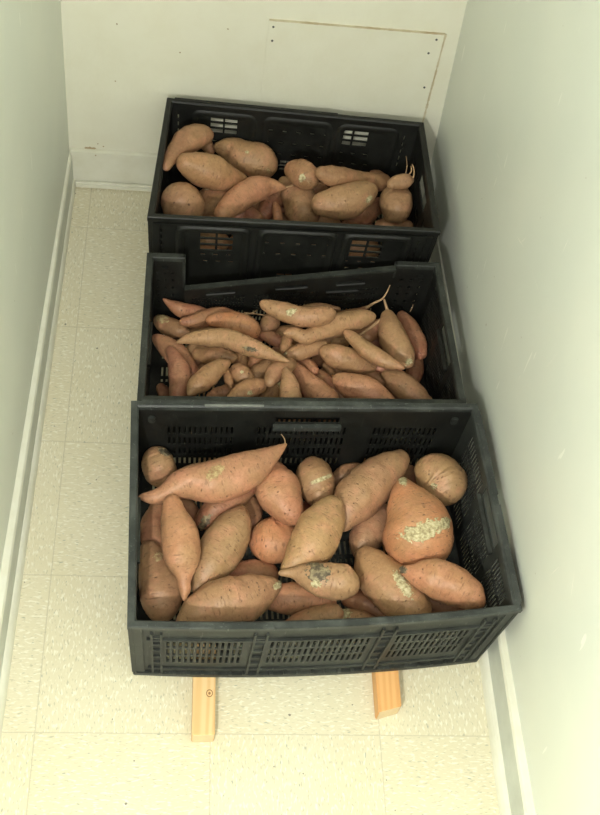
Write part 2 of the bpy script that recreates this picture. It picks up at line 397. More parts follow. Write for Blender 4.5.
def slotpanel(m, U, Vh, groups, T, th, extra=()):
    """groups: (u0,u1,v0,v1,nu,nv,fu,fv) grids of holes; extra: single holes (u0,u1,v0,v1)"""
    holes = list(extra)
    for (u0, u1, v0, v1, nu, nv, fu, fv) in groups:
        pu, pv = (u1-u0)/nu, (v1-v0)/nv
        for i in range(nu):
            for j in range(nv):
                holes.append((u0+pu*i, u0+pu*(i+fu), v0+pv*j, v0+pv*(j+fv)))
    us = sorted(set([round(x, 5) for x in [0, U]+[h[0] for h in holes]+[h[1] for h in holes]]))
    vs = sorted(set([round(x, 5) for x in [0, Vh]+[h[2] for h in holes]+[h[3] for h in holes]]))
    H = set()
    for h in holes:
        i0, i1 = us.index(round(h[0], 5)), us.index(round(h[1], 5)); j0, j1 = vs.index(round(h[2], 5)), vs.index(round(h[3], 5))
        for i in range(i0, i1):
            for j in range(j0, j1): H.add((i, j))
    panel(m, us, vs, lambda i, j: (i, j) in H, T, th)
def roundrect_frame(m, u0, u1, v0, v1, r, w, d, T, seg=5, fill=True):
    """raised rounded panel: a low plateau with bevelled edge, on a wall (T(u,v,w))"""
    def loop(ins, lift):
        pts = []
        rr = max(r-ins, .001)
        for cx, cy, a0 in ((u1-r, v1-r, 0), (u0+r, v1-r, 90), (u0+r, v0+r, 180), (u1-r, v0+r, 270)):
            for k in range(seg+1):
                a = math.radians(a0+90*k/seg); pts.append(T(cx+rr*math.cos(a), cy+rr*math.sin(a), lift))
        return pts
    loops = [loop(0, 0), loop(w*.3, d), loop(w*.8, d), loop(w*1.4, d*.35)]
    b = len(m.v); n = len(loops[0])
    for lp in loops: m.v += lp
    for i in range(len(loops)-1):
        for j in range(n): m.f.append([b+i*n+j, b+i*n+(j+1) % n, b+(i+1)*n+(j+1) % n, b+(i+1)*n+j])

TH = .0035
def make_crate(c, label, kind, twist=None):
    W, D, H = c.W, c.D, c.H
    root = empty('plastic_crate', tuple(sum(c.b)/4), label, 'crate', 'black plastic produce crates')
    P = c.P
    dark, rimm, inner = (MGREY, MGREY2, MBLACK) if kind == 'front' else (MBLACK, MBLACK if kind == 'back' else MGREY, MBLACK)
    if kind == 'mid': rimm = MGREY
    rw = .014            # rim width
    ins = .006           # walls inset from the rim's outer edge
    frontT = lambda u, v, w: P(u, ins+w, v)
    backT = lambda u, v, w: P(u, D-ins-w, v)
    leftT = lambda u, v, w: P(ins+w, u, v)
    rightT = lambda u, v, w: P(W-ins-w, u, v)
    # base with slots
    m = MBd(); g = []
    for i in range(4):
        for j in range(3):
            g.append((W*(.05+.235*i), W*(.05+.235*i)+.195*W, D*(.07+.3*j), D*(.07+.3*j)+.26*D, 12, 3, .42, .8))
    slotpanel(m, W-2*ins, D-2*ins, [], lambda u, v, w: P(u+ins, v+ins, .0+w), .003) if False else slotpanel(m, W, D, g, lambda u, v, w: P(min(max(u, ins), W-ins), min(max(v, ins), D-ins), .006+w), .003)
    m.build('base', dark, root)
    m = MBd()   # grid of feet ribs under the base
    for k in range(5): m.box((ins+k*(W-2*ins-.006)/4, ins, 0), (ins+k*(W-2*ins-.006)/4+.006, D-ins, .006), P)
    for k in range(3): m.box((ins, ins+k*(D-2*ins-.006)/2, .001), (W-ins, ins+k*(D-2*ins-.006)/2+.006, .006), P)
    m.build('base_ribs', dark, root)
    hh = H-.004
    if kind != 'back':
        # three groups of vertical slots on the long walls
        def long_groups(lo, hi, nv):
            return [(W*a, W*b, H*lo, H*hi, n, nv, .5, .8) for a, b, n in ((.095, .30, 13, ), (.365, .635, 17), (.70, .905, 13))]
        m = MBd(); slotpanel(m, W, hh, long_groups(.25, .70, 3), frontT, TH); m.build('long_side_panel', dark, root)
        if kind == 'front':
            hx = [(W*.412, W*.60, H*.76, H*.84)]
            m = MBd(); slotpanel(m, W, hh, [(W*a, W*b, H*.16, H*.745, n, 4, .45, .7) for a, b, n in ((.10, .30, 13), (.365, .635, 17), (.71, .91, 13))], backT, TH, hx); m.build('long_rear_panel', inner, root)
            m = MBd()  # handle lip
            m.box((W*.405, D-ins-TH-.010, H*.70), (W*.607, D-ins-TH, H*.755), P); m.build('handle', MGREY2, root, bev=.001)
        else:
            # loose panel: sagging to the left between the corner posts
            a0, a1 = W*.125, W*.845
            def sag(u, v, w):
                t = (u-a0)/(a1-a0); zt = (.166-c.z0)*(1-t)+(.226-c.z0)*t
                return P(u, D-ins-.004-w-.018*(1-t)*v/hh, v*zt/hh)
            m = MBd(); U = a1
            us_g = []
            for a, b, n in ((.15, .34, 16), (.37, .60, 18), (.63, .81, 14)):
                us_g.append((W*a, W*b, H*.42, H*.74, n, 4, .45, .42)); us_g.append((W*a, W*b, H*.08, H*.38, n, 2, .45, .8))
            ex = [(W*.21, W*.285, H*.82, H*.84), (W*.45, W*.53, H*.82, H*.84), (W*.66, W*.74, H*.82, H*.84)]
            def sag2(u, v, w): return sag(max(u, a0), v, w)
            slotpanel(m, U, hh, us_g, sag2, TH, ex); m.build('long_rear_panel', inner, root, weld=False)
            m = MBd()
            n = 24
            for i in range(n):
                A = a0+(a1-a0)*i/n; B = a0+(a1-a0)*(i+1)/n
                m.hexa([sag(A, hh-.002, -.004), sag(B, hh-.002, -.004), sag(B, hh-.002, .009), sag(A, hh-.002, .009), sag(A, hh+.004, -.004), sag(B, hh+.004, -.004), sag(B, hh+.004, .009), sag(A, hh+.004, .009)])
            m.build('panel_rim', MGREY, root)
            for (u0, u1, vv) in ((.20, .30, .80), (.44, .55, .80), (.65, .75, .80), (.62, .73, .68)):
                m = MBd(); m.hexa([sag(W*u0, H*vv, TH), sag(W*u1, H*vv, TH), sag(W*u1, H*vv, TH+.005), sag(W*u0, H*vv, TH+.005), sag(W*u0, H*vv+.003, TH), sag(W*u1, H*vv+.003, TH), sag(W*u1, H*vv+.003, TH+.003), sag(W*u0, H*vv+.003, TH+.003)])
                m.build('panel_ridge', MBLACK, root)
            for a, b in ((0, .125), (.845, 1)):
                m = MBd(); slotpanel(m, W*(b-a), H-.002, [(W*.03, W*(b-a)-W*.02, H*.3, H*.85, 3, 5, .3, .35)], lambda u, v, w: P(W*a+u, D-ins-w, v), TH)
                m.build('corner_panel', inner, root)
        # side walls: dense vertical slots + handle hole
        for T, nm in ((leftT, 'short_side_panel'), (rightT, 'short_side_panel')):
            m = MBd()
            gr = [(D*.10, D*.29, H*.12, H*.86, 10, 4, .55, .84), (D*.34, D*.585, H*.12, H*.72, 12, 3, .55, .84), (D*.635, D*.90, H*.12, H*.86, 12, 4, .55, .84)]
            slotpanel(m, D, hh, gr, T, .0022, [(D*.33, D*.60, H*.785, H*.92)])
            m.build(nm, dark, root)
            m = MBd(); sgn = TH
            m.hexa([T(D*.32, H*.735, sgn), T(D*.61, H*.735, sgn), T(D*.61, H*.735, sgn+.008), T(D*.32, H*.735, sgn+.008),
                    T(D*.32, H*.77, sgn), T(D*.61, H*.77, sgn), T(D*.61, H*.77, sgn+.008), T(D*.32, H*.77, sgn+.008)])
            m.build('handle', dark, root)
    else:
        def win(c0, c1, v0, v1):   # 2 x 3 little windows
            r_ = []
            for i in range(2):
                for j in range(3):
                    pu, pv = (c1-c0)/2, (v1-v0)/3
                    r_.append((c0+pu*i, c0+pu*(i+.87), v0+pv*j, v0+pv*(j+.76)))
            return r_
        def dashes(cs, rows, w=.010, h=.0045):
            return [(W*cx+off, W*cx+off+w, r_, r_+h) for k, r_ in enumerate(rows) for cx in cs for off in ((.0 if k % 2 else -.006),)]
        def vd(cx, v0, n): return [(W*cx, W*cx+.003, v0+.020*i, v0+.020*i+.013) for i in range(n)]
        z = lambda v: v-c.z0
        wl_ = [(W*.17, W*.283), (W*.675, W*.80)]
        for T, nm, wz, wx in ((frontT, 'long_side_panel', (.203, .259), ((.178, .298), (.705, .825))), (backT, 'long_rear_panel', (.220, .268), ((.171, .282), (.673, .802)))):
            ex = []
            for a, b in wx: ex += win(W*a, W*b, z(wz[0]), z(wz[1]))
            rows = [z(.198), z(.232)] if nm == 'long_side_panel' else [z(.206), z(.24), z(.173), z(.14)]
            ex += dashes([.40, .455, .51, .565, .62], rows)
            ex += dashes([.19, .235, .28, .70, .75, .80], [rows[0]-.012 if nm == 'long_side_panel' else z(.195), z(.165)])
            ex += vd(.042, z(.17), 5) + vd(.935, z(.17), 5)
            if nm == 'long_rear_panel': ex += win(W*.46, W*.52, z(.128), z(.16))
            else: ex += win(W*.46, W*.52, z(.11), z(.14))
            m = MBd(); slotpanel(m, W, hh, [], T, TH, ex); m.build(nm, inner if nm == 'long_rear_panel' else dark, root)
        for a, b in ((.093, .352), (.372, .652), (.668, .915)):
            m = MBd(); roundrect_frame(m, W*a, W*b, H*.12, H*.925, .022, .013, .0095, lambda u, v, w: P(u, ins-w, v)); m.build('panel_moulding', MBLACK if True else dark, root, smooth=True)
            m = MBd(); roundrect_frame(m, W*a, W*b, H*.12, H*.925, .022, .012, .003, lambda u, v, w: P(u, D-ins-TH-w, v)); m.build('panel_moulding', MBLACK, root, smooth=True)
        for T, nm in ((leftT, 'short_side_panel'), (rightT, 'short_side_panel')):
            m = MBd(); gr = [(D*.10, D*.34, H*.15, H*.8, 5, 3, .3, .7), (D*.40, D*.62, H*.15, H*.66, 5, 2, .3, .75), (D*.68, D*.92, H*.15, H*.8, 5, 3, .3, .7)]
            slotpanel(m, D, hh, gr, T, TH, [(D*.36, D*.64, H*.74, H*.86)]); m.build(nm, inner, root)
    # rim, one bar per side with small step details
    sides = [('F', (0, 0), (W, rw)), ('B', (0, D-rw), (W, D)), ('L', (0, 0), (rw, D)), ('R', (W-rw, 0), (W, D))]
    rh = .011
    m = MBd()
    NS = 12
    def loopP(i0, z): return [P(i0+(W-2*i0)*k/NS, i0, z) for k in range(NS+1)]+[P(W-i0, D-i0, z), P(i0, D-i0, z)]
    if kind == 'mid':
        # one U-shaped bar: the rear stays open between the two corner posts
        out = [(W*.125, D), (0, D), (0, 0), (W, 0), (W, D), (W*.845, D)]
        inn = [(W*.125, D-rw), (rw, D-rw), (rw, rw), (W-rw, rw), (W-rw, D-rw), (W*.845, D-rw)]
        for i in range(6):
            (ox, oy), (ix, iy) = out[i], inn[i]
            m.v += [P(ox, oy, H-rh), P(ox, oy, H-.002), P(ox+(ix-ox)*.12, oy+(iy-oy)*.12, H), P(ix+(ox-ix)*.12, iy+(oy-iy)*.12, H), P(ix, iy, H-.002), P(ix, iy, H-rh)]
        for i in range(5):
            for j in range(6): m.f.append([i*6+j, i*6+(j+1) % 6, (i+1)*6+(j+1) % 6, (i+1)*6+j])
        m.f += [[0, 1, 2, 3, 4, 5], [30, 31, 32, 33, 34, 35]]
        m.build('rim', rimm, root)
        for a in ((W*.118, H*.55, W*.128), (W*.842, H*.80, W*.852)):
            m = MBd(); m.box((a[0], D-rw, a[1]), (a[2], D, H), P); m.build('corner_hook', rimm, root, bev=.0015)
    else:
        L4 = [loopP(.0, H-rh), loopP(.0, H-.002), loopP(.002, H), loopP(rw-.003, H), loopP(rw, H-.003), loopP(rw, H-rh)]
        b = 0
        for l in L4: m.v += l
        k = len(L4)
        for i in range(k):
            for j in range(NS+3): m.f.append([i*(NS+3)+j, i*(NS+3)+(j+1) % (NS+3), ((i+1) % k)*(NS+3)+(j+1) % (NS+3), ((i+1) % k)*(NS+3)+j])
        m.build('rim', rimm, root)
        # joints where rim segments overlap
        m = MBd()
        if kind == 'front':
            for a, b_ in [((W*u0, -.0012, H-.008), (W*u1, .010, H+.0012)) for u0, u1 in ((.21, .33), (.36, .60), (.66, .80))]+[((W*u0, D-.011, H-.006), (W*u1, D+.001, H+.0012)) for u0, u1 in ((.03, .22), (.37, .78))]+[((W-.011, D*.03, H-.006), (W+.001, D*.48, H+.0012)), ((W-.011, D*.53, H-.006), (W+.001, D*.96, H+.0012))]:
                m = MBd(); m.box(a, b_, P); m.build('rim_cap', MGREY2, root, bev=.0008)
            m = MBd(); m.box((W*.205, D-.0125, H-.002), (W*.372, D-.0095, H+.0018), P); m.build('pale_rim_edge', MPALE, root)
        else:
            m.box((W*.02, -.001, H-.02), (W*.98, .003, H-.016), P); m.build('rim_lip', MBLACK, root, bev=.0008)
            m = MBd(); m.box((W*.03, D-.008, H-.003), (W*.66, D+.001, H+.001), P); m.build('rim_cap', MBLACK, root, bev=.0008)
    # corner posts
    for (x0, y0) in ((0, 0), (W-.024, 0), (0, D-.016), (W-.024, D-.016)):
        m = MBd()
        xa, xb = (x0+.002, x0+.024) if x0 == 0 else (x0, x0+.022)
        if y0 == 0: m.box((xa, .002, 0), (xb, .006, H-.008), P)
        else: m.box((xa, D-.006, 0), (xb, D-.002, H-.008), P)
        if x0 == 0: m.box((.002, y0+.001, 0), (.006, y0+.015, H-.008), P)
        else: m.box((W-.006, y0+.001, 0), (W-.002, y0+.015, H-.008), P)
        m.build('corner_post', dark, root, bev=.0008)
    if kind != 'back':
        # ladder-like ribs between the slot groups on the outside of the front panel, and the bottom flange
        for us_ in ((.055, .085), (.315, .352), (.645, .685), (.915, .95)):
            m = MBd()
            m.box((W*us_[0], .0005, H*.07), (W*us_[0]+.004, ins, H*.86), P); m.box((W*us_[1]-.004, .0005, H*.07), (W*us_[1], ins, H*.86), P)
            for k in range(6): m.box((W*us_[0], .002, H*(.14+.125*k)), (W*us_[1], ins, H*(.14+.125*k)+.003), P)
            m.build('stiffening_rib', dark, root)
        m = MBd()
        m.box((.003, .000, 0), (W-.003, ins, .012), P); m.box((.03, .001, H*.72), (W-.03, ins, H*.745), P); m.box((.03, .002, H*.135), (W-.03, ins, H*.155), P)
        for k in range(22): m.box((.05+k*(W-.1)/22, -.001, .012), (.05+k*(W-.1)/22+.006, ins, .018), P)
        m.build('flange', dark, root, bev=.0006)
        for u in (.03, W-.045):
            m = MBd(); m.box((u, D-ins-TH-.006, H*.78), (u+.014, D-ins-TH, H*.86), P); m.build('hinge_boss', dark, root, bev=.002)
    adopt(root)
    return root

def q(pts, z): return [bz(x, y, z)[:2] for x, y in pts]
ft = q([(127, 627), (523, 610), (478, 403), (131, 400)], .26)
fb = [np.array(bz(132, 675, .038)[:2]), np.array(bz(478, 662, .038)[:2]), np.array([.783, .545]), np.array([.150, .520])]
CF = Crate(fb, ft, WH+.0002, .26); CF.bow = .015
mt = [np.array((.148, .548)), np.array((.784, .572)), bz(440, 262, .238)[:2], bz(147, 252, .238)[:2]]
mb_ = [mt[0]+(.010, .006), mt[1]+(-.010, .006), mt[2]+(-.010, -.008), mt[3]+(.010, -.008)]
CM = Crate(mb_, mt, WH+.0002, .238)
bt = q([(147, 217), (441, 232), (424, 122), (167, 97)], .30)
bb_ = [bt[0]+(.010, .008), bt[1]+(-.010, .008), bt[2]+(-.010, -.008), bt[3]+(.010, -.008)]
CB = Crate(bb_, bt, WH+.0002, .30)
make_crate(CF, 'dark grey slotted plastic crate nearest the viewer, holding the largest sweet potatoes', 'front')
make_crate(CM, 'black plastic crate in the middle of the row, its loose rear panel sagging left', 'mid')
make_crate(CB, 'black plastic crate against the back wall, with small six-pane window cutouts', 'back')

# ------------------------------------------------------------------ sweet potatoes
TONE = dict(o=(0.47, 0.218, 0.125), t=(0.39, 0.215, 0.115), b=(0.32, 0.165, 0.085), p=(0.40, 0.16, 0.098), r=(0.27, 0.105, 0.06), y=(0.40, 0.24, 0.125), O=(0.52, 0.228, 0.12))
def catmull(P, n):
    P = [np.array(p, float) for p in P]
    if len(P) == 2: P = [P[0], (P[0]+P[1])/2, P[1]]
    Q = [2*P[0]-P[1]]+P+[2*P[-1]-P[-2]]
    out = []
    seg = len(P)-1
    for k in range(n):
        t = k/(n-1)*seg; i = min(int(t), seg-1); t -= i
        a, b, c, d = Q[i], Q[i+1], Q[i+2], Q[i+3]
        out.append(.5*((2*b)+(-a+c)*t+(2*a-5*b+4*c-d)*t*t+(-a+3*b-3*c+d)*t**3))
    return out
class Solver:
    def __init__(s, crate):
        s.c = crate; s.S = np.zeros((0, 4)); s.fz = crate.z0+.009
        P = crate.P; W, D, H = crate.W, crate.D, crate.H
        # wall planes: inner faces as (normal inward, point)
        s.pl = []
        i = .0098
        k_ = getattr(crate, 'lean', i)
        for a, b, inn in (((0, i, 0), (W, i, 0), (0, 1)), ((0, D-k_, 0), (W, D-k_, 0), (0, -1)), ((i, 0, 0), (i, D, 0), (1, 0)), ((W-i, 0, 0), (W-i, D, 0), (-1, 0))):
            A = np.array(P(*a)); B = np.array(P(*b)); U_ = np.array(P(a[0], a[1], H))
            n = np.cross(B-A, U_-A); n /= np.linalg.norm(n)
            if n[:2] @ np.array(inn) < 0: n = -n
            s.pl.append((n, A))
    def spheres(s, nodes, za, zb):
        n = len(nodes); out = []
        m_ = max(7, 2*n)
        Q = catmull([(x, y, r) for x, y, r in nodes], m_)
        Z = np.linspace(za, zb, m_)
        for (x, y, r), z in zip(Q, Z):
            d = ray(x, y); t = (z-CAM[2])/d[2]
            out.append(np.append(CAM+d*t, max(r, .5)/F*t))
        return np.array(out)
    def pen(s, sp, tol=None):
        tol = tol or s.tol; p = 0
        big = sp[:, 3].max()
        if len(s.S):
            d = np.linalg.norm(sp[:, None, :3]-s.S[None, :, :3], axis=2)
            pp = (sp[:, None, 3]+s.S[None, :, 3])-d
            lim = tol*np.minimum(sp[:, None, 3], s.S[None, :, 3])
            p = max(p, (pp-lim).max())
        p = max(p, (s.fz-(sp[:, 2]-sp[:, 3])).max())
        for k, (n, A) in enumerate(s.pl):
            dd = (sp[:, :3]-A) @ n
            p = max(p, (sp[:, 3]-dd).max()-(.0012 if k < 2 else .007))
        return p
    tol = .10
    def settle(s, nodes):
        n0 = len(s.S)
        for tol in (.08, .14, .2, .27, .34):
            s.S = s.S[:n0]; s.tol = tol; za, zb = s.settle1(nodes); sp = s.spheres(nodes, za, zb)
            if (sp[:, 2]+sp[:, 3]).max() < s.c.z1-.004: break
        sh = np.zeros(3)
        for _ in range(6):
            for n, A in s.pl:
                e = (sp[:, 3]-(sp[:, :3]+sh-A) @ n).max()
                if e > .0002: sh += n*e*[1, 1, 0]
        s.S[n0:, :3] += sh
        return za, zb, sh, tol
    def settle1(s, nodes, zmax=None):
        top = (zmax or s.c.z1-.0)
        zs = np.arange(top, s.c.z0, -.003)
        best = None; ok = None
        for z in zs:
            p = s.pen(s.spheres(nodes, z, z))
            if p <= 0: ok = z
            elif ok is not None: break
            if best is None or p < best[0]-1e-5: best = (p, z)
        if ok is None:
            ok = best[1]; s.bad.append((round(best[0], 4), tuple(nodes[0])))
            za = zb = ok
            # try tilts
            bb = best[0]
            for dz in np.linspace(-.06, .06, 13):
                for z0 in np.arange(s.c.z0+.03, top, .006):
                    p = s.pen(s.spheres(nodes, z0, z0+dz))
                    if p < bb-1e-4: bb = p; za, zb = z0, z0+dz
                    if p <= 0: break
            s.bad[-1] += (round(bb, 4),)
        else:
            za = zb = ok
            sp = s.spheres(nodes, za, zb); ln_ = np.linalg.norm(sp[0, :3]-sp[-1, :3]); lim = .55*ln_
            for _ in range(40):
                mv = False
                if zb-(za-.003) < lim and s.pen(s.spheres(nodes, za-.003, zb)) <= 0: za -= .003; mv = True
                if za-(zb-.003) < lim and s.pen(s.spheres(nodes, za, zb-.003)) <= 0: zb -= .003; mv = True
                if not mv: break
        s.S = np.vstack([s.S, s.spheres(nodes, za, zb)])
        return za, zb
    bad = []
PSEED = [0]
def potato_world(pts, rad, name, tone, label, group, rings=34, segs=24, lump=1.0, jig=.12):
    """pts world spine, rad radii -> lumpy tapered root as one mesh with its origin at the middle"""
    PSEED[0] += 1; sd = PSEED[0]; rng = random.Random(sd*7+1)
    Q = catmull([np.append(p, r) for p, r in zip(pts, rad)], 60)
    cen = np.array([q_[:3] for q_ in Q]); R_ = np.maximum([q_[3] for q_ in Q], .0006)
    arc = np.concatenate([[0], np.cumsum(np.linalg.norm(np.diff(cen, axis=0), axis=1))]); Lg = arc[-1]
    s0, s1 = (arc-R_).min(), (arc+R_).max()
    t0 = cen[0]-cen[2]; t0 /= np.linalg.norm(t0); t1 = cen[-1]-cen[-3]; t1 /= np.linalg.norm(t1)
    full = []
    for k in range(rings+8):
        x = k/(rings+7); x = .5-.5*math.cos(math.pi*x)*(.35+.65*(1-(2*x-1)**2*(1-1))) if False else .45*(.5-.5*math.cos(math.pi*x))+.55*x
        ss = s0+(s1-s0)*(.0008+.9984*x)
        rr_ = math.sqrt(max(0, (R_**2-(ss-arc)**2).max()))
        if ss < 0: pc = cen[0]+t0*(-ss)
        elif ss > Lg: pc = cen[-1]+t1*(ss-Lg)
        else: pc = np.array([np.interp(ss, arc, cen[:, q2]) for q2 in range(3)])
        full.append((pc, max(rr_, .0002)))
    rs_ = [f_[1] for f_ in full]      # soften the creases of the envelope a little
    for _ in range(2): rs_ = [rs_[0]]+[(rs_[i-1]+2*rs_[i]+rs_[i+1])/4 for i in range(1, len(rs_)-1)]+[rs_[-1]]
    full = [(f_[0], r2) for f_, r2 in zip(full, rs_)]
    c = cen.mean(axis=0)
    n = len(full); Vs = []; up = Vector((.12, .2, 1))
    mr = float(max(R_))
    off = Vector((rng.random()*50, rng.random()*50, rng.random()*50))
    dents = []
    for _ in range(int(7+mr*260)):
        dents.append((rng.uniform(.08, .92)*n, rng.uniform(0, 2*math.pi), rng.uniform(.0012, .0032)*(.5+mr*22), rng.uniform(.6, 1.6)))
    u = None
    sq = 1+rng.uniform(-.04, .04)
    ringc = [rng.uniform(-1, 1) for _ in range(n)]
    for i, (p, r) in enumerate(full):
        a = full[max(i-1, 0)][0]; b = full[min(i+1, n-1)][0]
        t = Vector(b-a).normalized()
        if u is None: u = (up-t*up.dot(t)).normalized()
        else: u = (u-t*u.dot(t)).normalized()
        w = t.cross(u)
        for j in range(segs):
            an = 2*math.pi*j/segs
            dr = u*math.cos(an)+w*math.sin(an)
            pp = Vector(p)+dr*r
            k = noise.noise(Vector(pp)*(.55/mr)+off)*.15*lump+noise.noise(Vector(pp)*(1.6/mr)+off*2)*.075*lump+noise.noise(Vector(pp)*(4.5/mr)+off*3)*.018
            k += ringc[i]*.010*(1+.6*math.sin(an+sd))
            rr = r*(1+k)*(1 if abs(math.cos(an)) > .7 else sq)
            for (di, da, dw, dd) in dents:
                if abs(i-di) > 2.5: continue
                ds = math.hypot((i-di)*2.6/n*2, 0)
                dan = abs((an-da+math.pi) % (2*math.pi)-math.pi)*r
                dx = abs(i-di)*np.linalg.norm(full[min(i+1, n-1)][0]-p)
                g_ = math.exp(-(dan*dan/(dw*dw*3.2)+dx*dx/(dw*dw)))
                rr -= g_*.0019*dd*min(1, r/.012)
            Vs.append(Vector(p)+dr*rr-Vector(c))
    Fs = []
    for i in range(n-1):
        for j in range(segs): Fs.append((i*segs+j, i*segs+(j+1) % segs, (i+1)*segs+(j+1) % segs, (i+1)*segs+j))
    Fs.append(tuple(reversed(range(segs)))); Fs.append(tuple((n-1)*segs+j for j in range(segs)))
    me = mesh(Vs, Fs, name)
    uvl = me.uv_layers.new(name='skin'); acc = [0]
    for i in range(1, n): acc.append(acc[-1]+float(np.linalg.norm(full[i][0]-full[i-1][0])))
    for pl_ in me.polygons:
        k0 = pl_.index; j = k0 % segs if k0 < (n-1)*segs else 0
        for li in pl_.loop_indices:
            vi = me.loops[li].vertex_index; i_, j_ = divmod(vi, segs)
            if k0 < (n-1)*segs and j == segs-1 and j_ == 0: j_ = segs
            uvl.data[li].uv = (acc[i_]+sd*.37, j_/segs*2*math.pi*mr+sd*.11)
    fixn(me)
    o = add(name, me, MSKIN, None, True)
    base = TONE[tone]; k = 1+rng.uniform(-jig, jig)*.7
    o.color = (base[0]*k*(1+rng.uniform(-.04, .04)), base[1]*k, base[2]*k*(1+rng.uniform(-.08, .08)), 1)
    o.location = Vector(c)
    tag(o, label, 'sweet potato', group)
    return o
def patch(o, px, py, rpx, mat, name='scar', ang=0, asp=1, lift=.0010, seed=0, label=None, dig=0):
    """a scab on the skin facing the given spot: the skin's own faces lifted along their normals"""
    me = o.data; bm = bmesh.new(); bm.from_mesh(me)
    d = Vector(ray(px, py)); org = Vector(CAM)-o.location
    bvh = BVHTree.FromBMesh(bm); hit = bvh.ray_cast(org, d.normalized())
    if hit[0] is None:
        hn = bvh.find_nearest(Vector(bz(px, py, o.location.z+.02))-o.location); h = hn[0]; nn = hn[1]
    else: h, nn = hit[0], hit[1]
    wr_ = rpx/F*(Vector(CAM)-o.location-h).length
    ux = Vector(RT)*math.cos(ang)+Vector(UP)*math.sin(ang); uy = -Vector(RT)*math.sin(ang)+Vector(UP)*math.cos(ang)
    def inside(p):
        e = p-h; a = e.dot(ux)/(wr_*asp); b = e.dot(uy)/wr_; z_ = e.dot(nn)
        k = 1+.45*noise.noise(p*(2.2/wr_)+Vector((seed, 0, 0)))+.25*noise.noise(p*(6/wr_)+Vector((0, seed, 0)))
        return math.hypot(a, b) < k and abs(z_) < wr_*1.6
    near = [e_ for e_ in bm.edges if (e_.verts[0].co-h).length < wr_*asp*2.2+.008]
    bmesh.ops.subdivide_edges(bm, edges=near, cuts=5, use_grid_fill=True)
    bmesh.ops.triangulate(bm, faces=[f for f in bm.faces if len(f.verts) > 4])
    bm.normal_update()
    keep = [f for f in bm.faces if inside(f.calc_center_median()) and f.normal.dot(nn) > .1]
    ks = set(keep)
    bmesh.ops.delete(bm, geom=[f for f in bm.faces if f not in ks], context='FACES')
    bm.normal_update()
    if not bm.faces: bm.free(); return None
    for v in bm.verts:
        bd = any(e.is_boundary for e in v.link_edges)
        v.co += v.normal*((.0002 if bd else lift*(.7+.9*abs(noise.noise(v.co*420)))))
    m2 = bpy.data.meshes.new(name); bm.to_mesh(m2); bm.free()
    s_ = add(name, m2, mat, o, True)
    if label: s_['label'] = label
    return s_
def root_tail(o, pxs, z0, z1, r0, r1, mat=None, name='root_tail', wig=0):
    n = len(pxs); pts = [Vector(bz(x, y, z0+(z1-z0)*i/(n-1))) for i, (x, y) in enumerate(pxs)]
    Q = catmull([np.array(p) for p in pts], max(6, n*4)); Vs = []; Fs = []; sg = 7; u = None
    for i, p in enumerate(Q):
        a = Q[max(0, i-1)]; b = Q[min(len(Q)-1, i+1)]; t = Vector(b-a).normalized()
        u = (Vector((.3, .1, 1)) if u is None else u); u = (u-t*u.dot(t)).normalized(); w = t.cross(u)
        r = r0+(r1-r0)*i/(len(Q)-1)
        for j in range(sg):
            an = 2*math.pi*j/sg; Vs.append(Vector(p)+(u*math.cos(an)+w*math.sin(an))*r-o.location)
    for i in range(len(Q)-1):
        for j in range(sg): Fs.append((i*sg+j, i*sg+(j+1) % sg, (i+1)*sg+(j+1) % sg, (i+1)*sg+j))
    Fs.append(tuple(reversed(range(sg)))); Fs.append(tuple((len(Q)-1)*sg+j for j in range(sg)))
    me = mesh(Vs, Fs, name); fixn(me); return add(name, me, mat or MROOT, o, True)

def filler(sol, crate, nx, ny, r, ln_, zlev, seed, label, group, skip=lambda u, v: False):
    rng = random.Random(seed)
    for j in range(ny):
        for i in range(nx):
            u = (i+.5)/nx; v = (j+.5)/ny
            if skip(u, v): continue
            rr = r*rng.uniform(.85, 1.0); a = rng.uniform(-.25, .25); hl_ = ln_/2+rr*.3
            cx = .03+hl_+(crate.W-.06-2*hl_)*u; cy = .024+rr+(crate.D-.048-2*rr)*v
            hl = ln_/2
            ctr = np.array(crate.P(cx, cy, 0)); ctr[2] = crate.z0+.0095+rr+zlev
            d = np.array([math.cos(a), math.sin(a), 0])
            pts = [ctr+d*hl*k for k in (-1, -.5, 0, .5, 1)]; rad = [rr*.35, rr*.85, rr, rr*.8, rr*.3]
            potato_world(pts, rad, 'sweet_potato', rng.choice('tbor'), label, group, 18, 14, .5)
            sol.S = np.vstack([sol.S, np.array([np.append(p, q_) for p, q_ in zip(catmull(pts, 9), [x[0] for x in catmull([[k] for k in rad], 9)])])])

#POTATOES
GF, GM, GB = 'sweet potatoes in the front crate', 'sweet potatoes in the middle crate', 'sweet potatoes in the back crate'
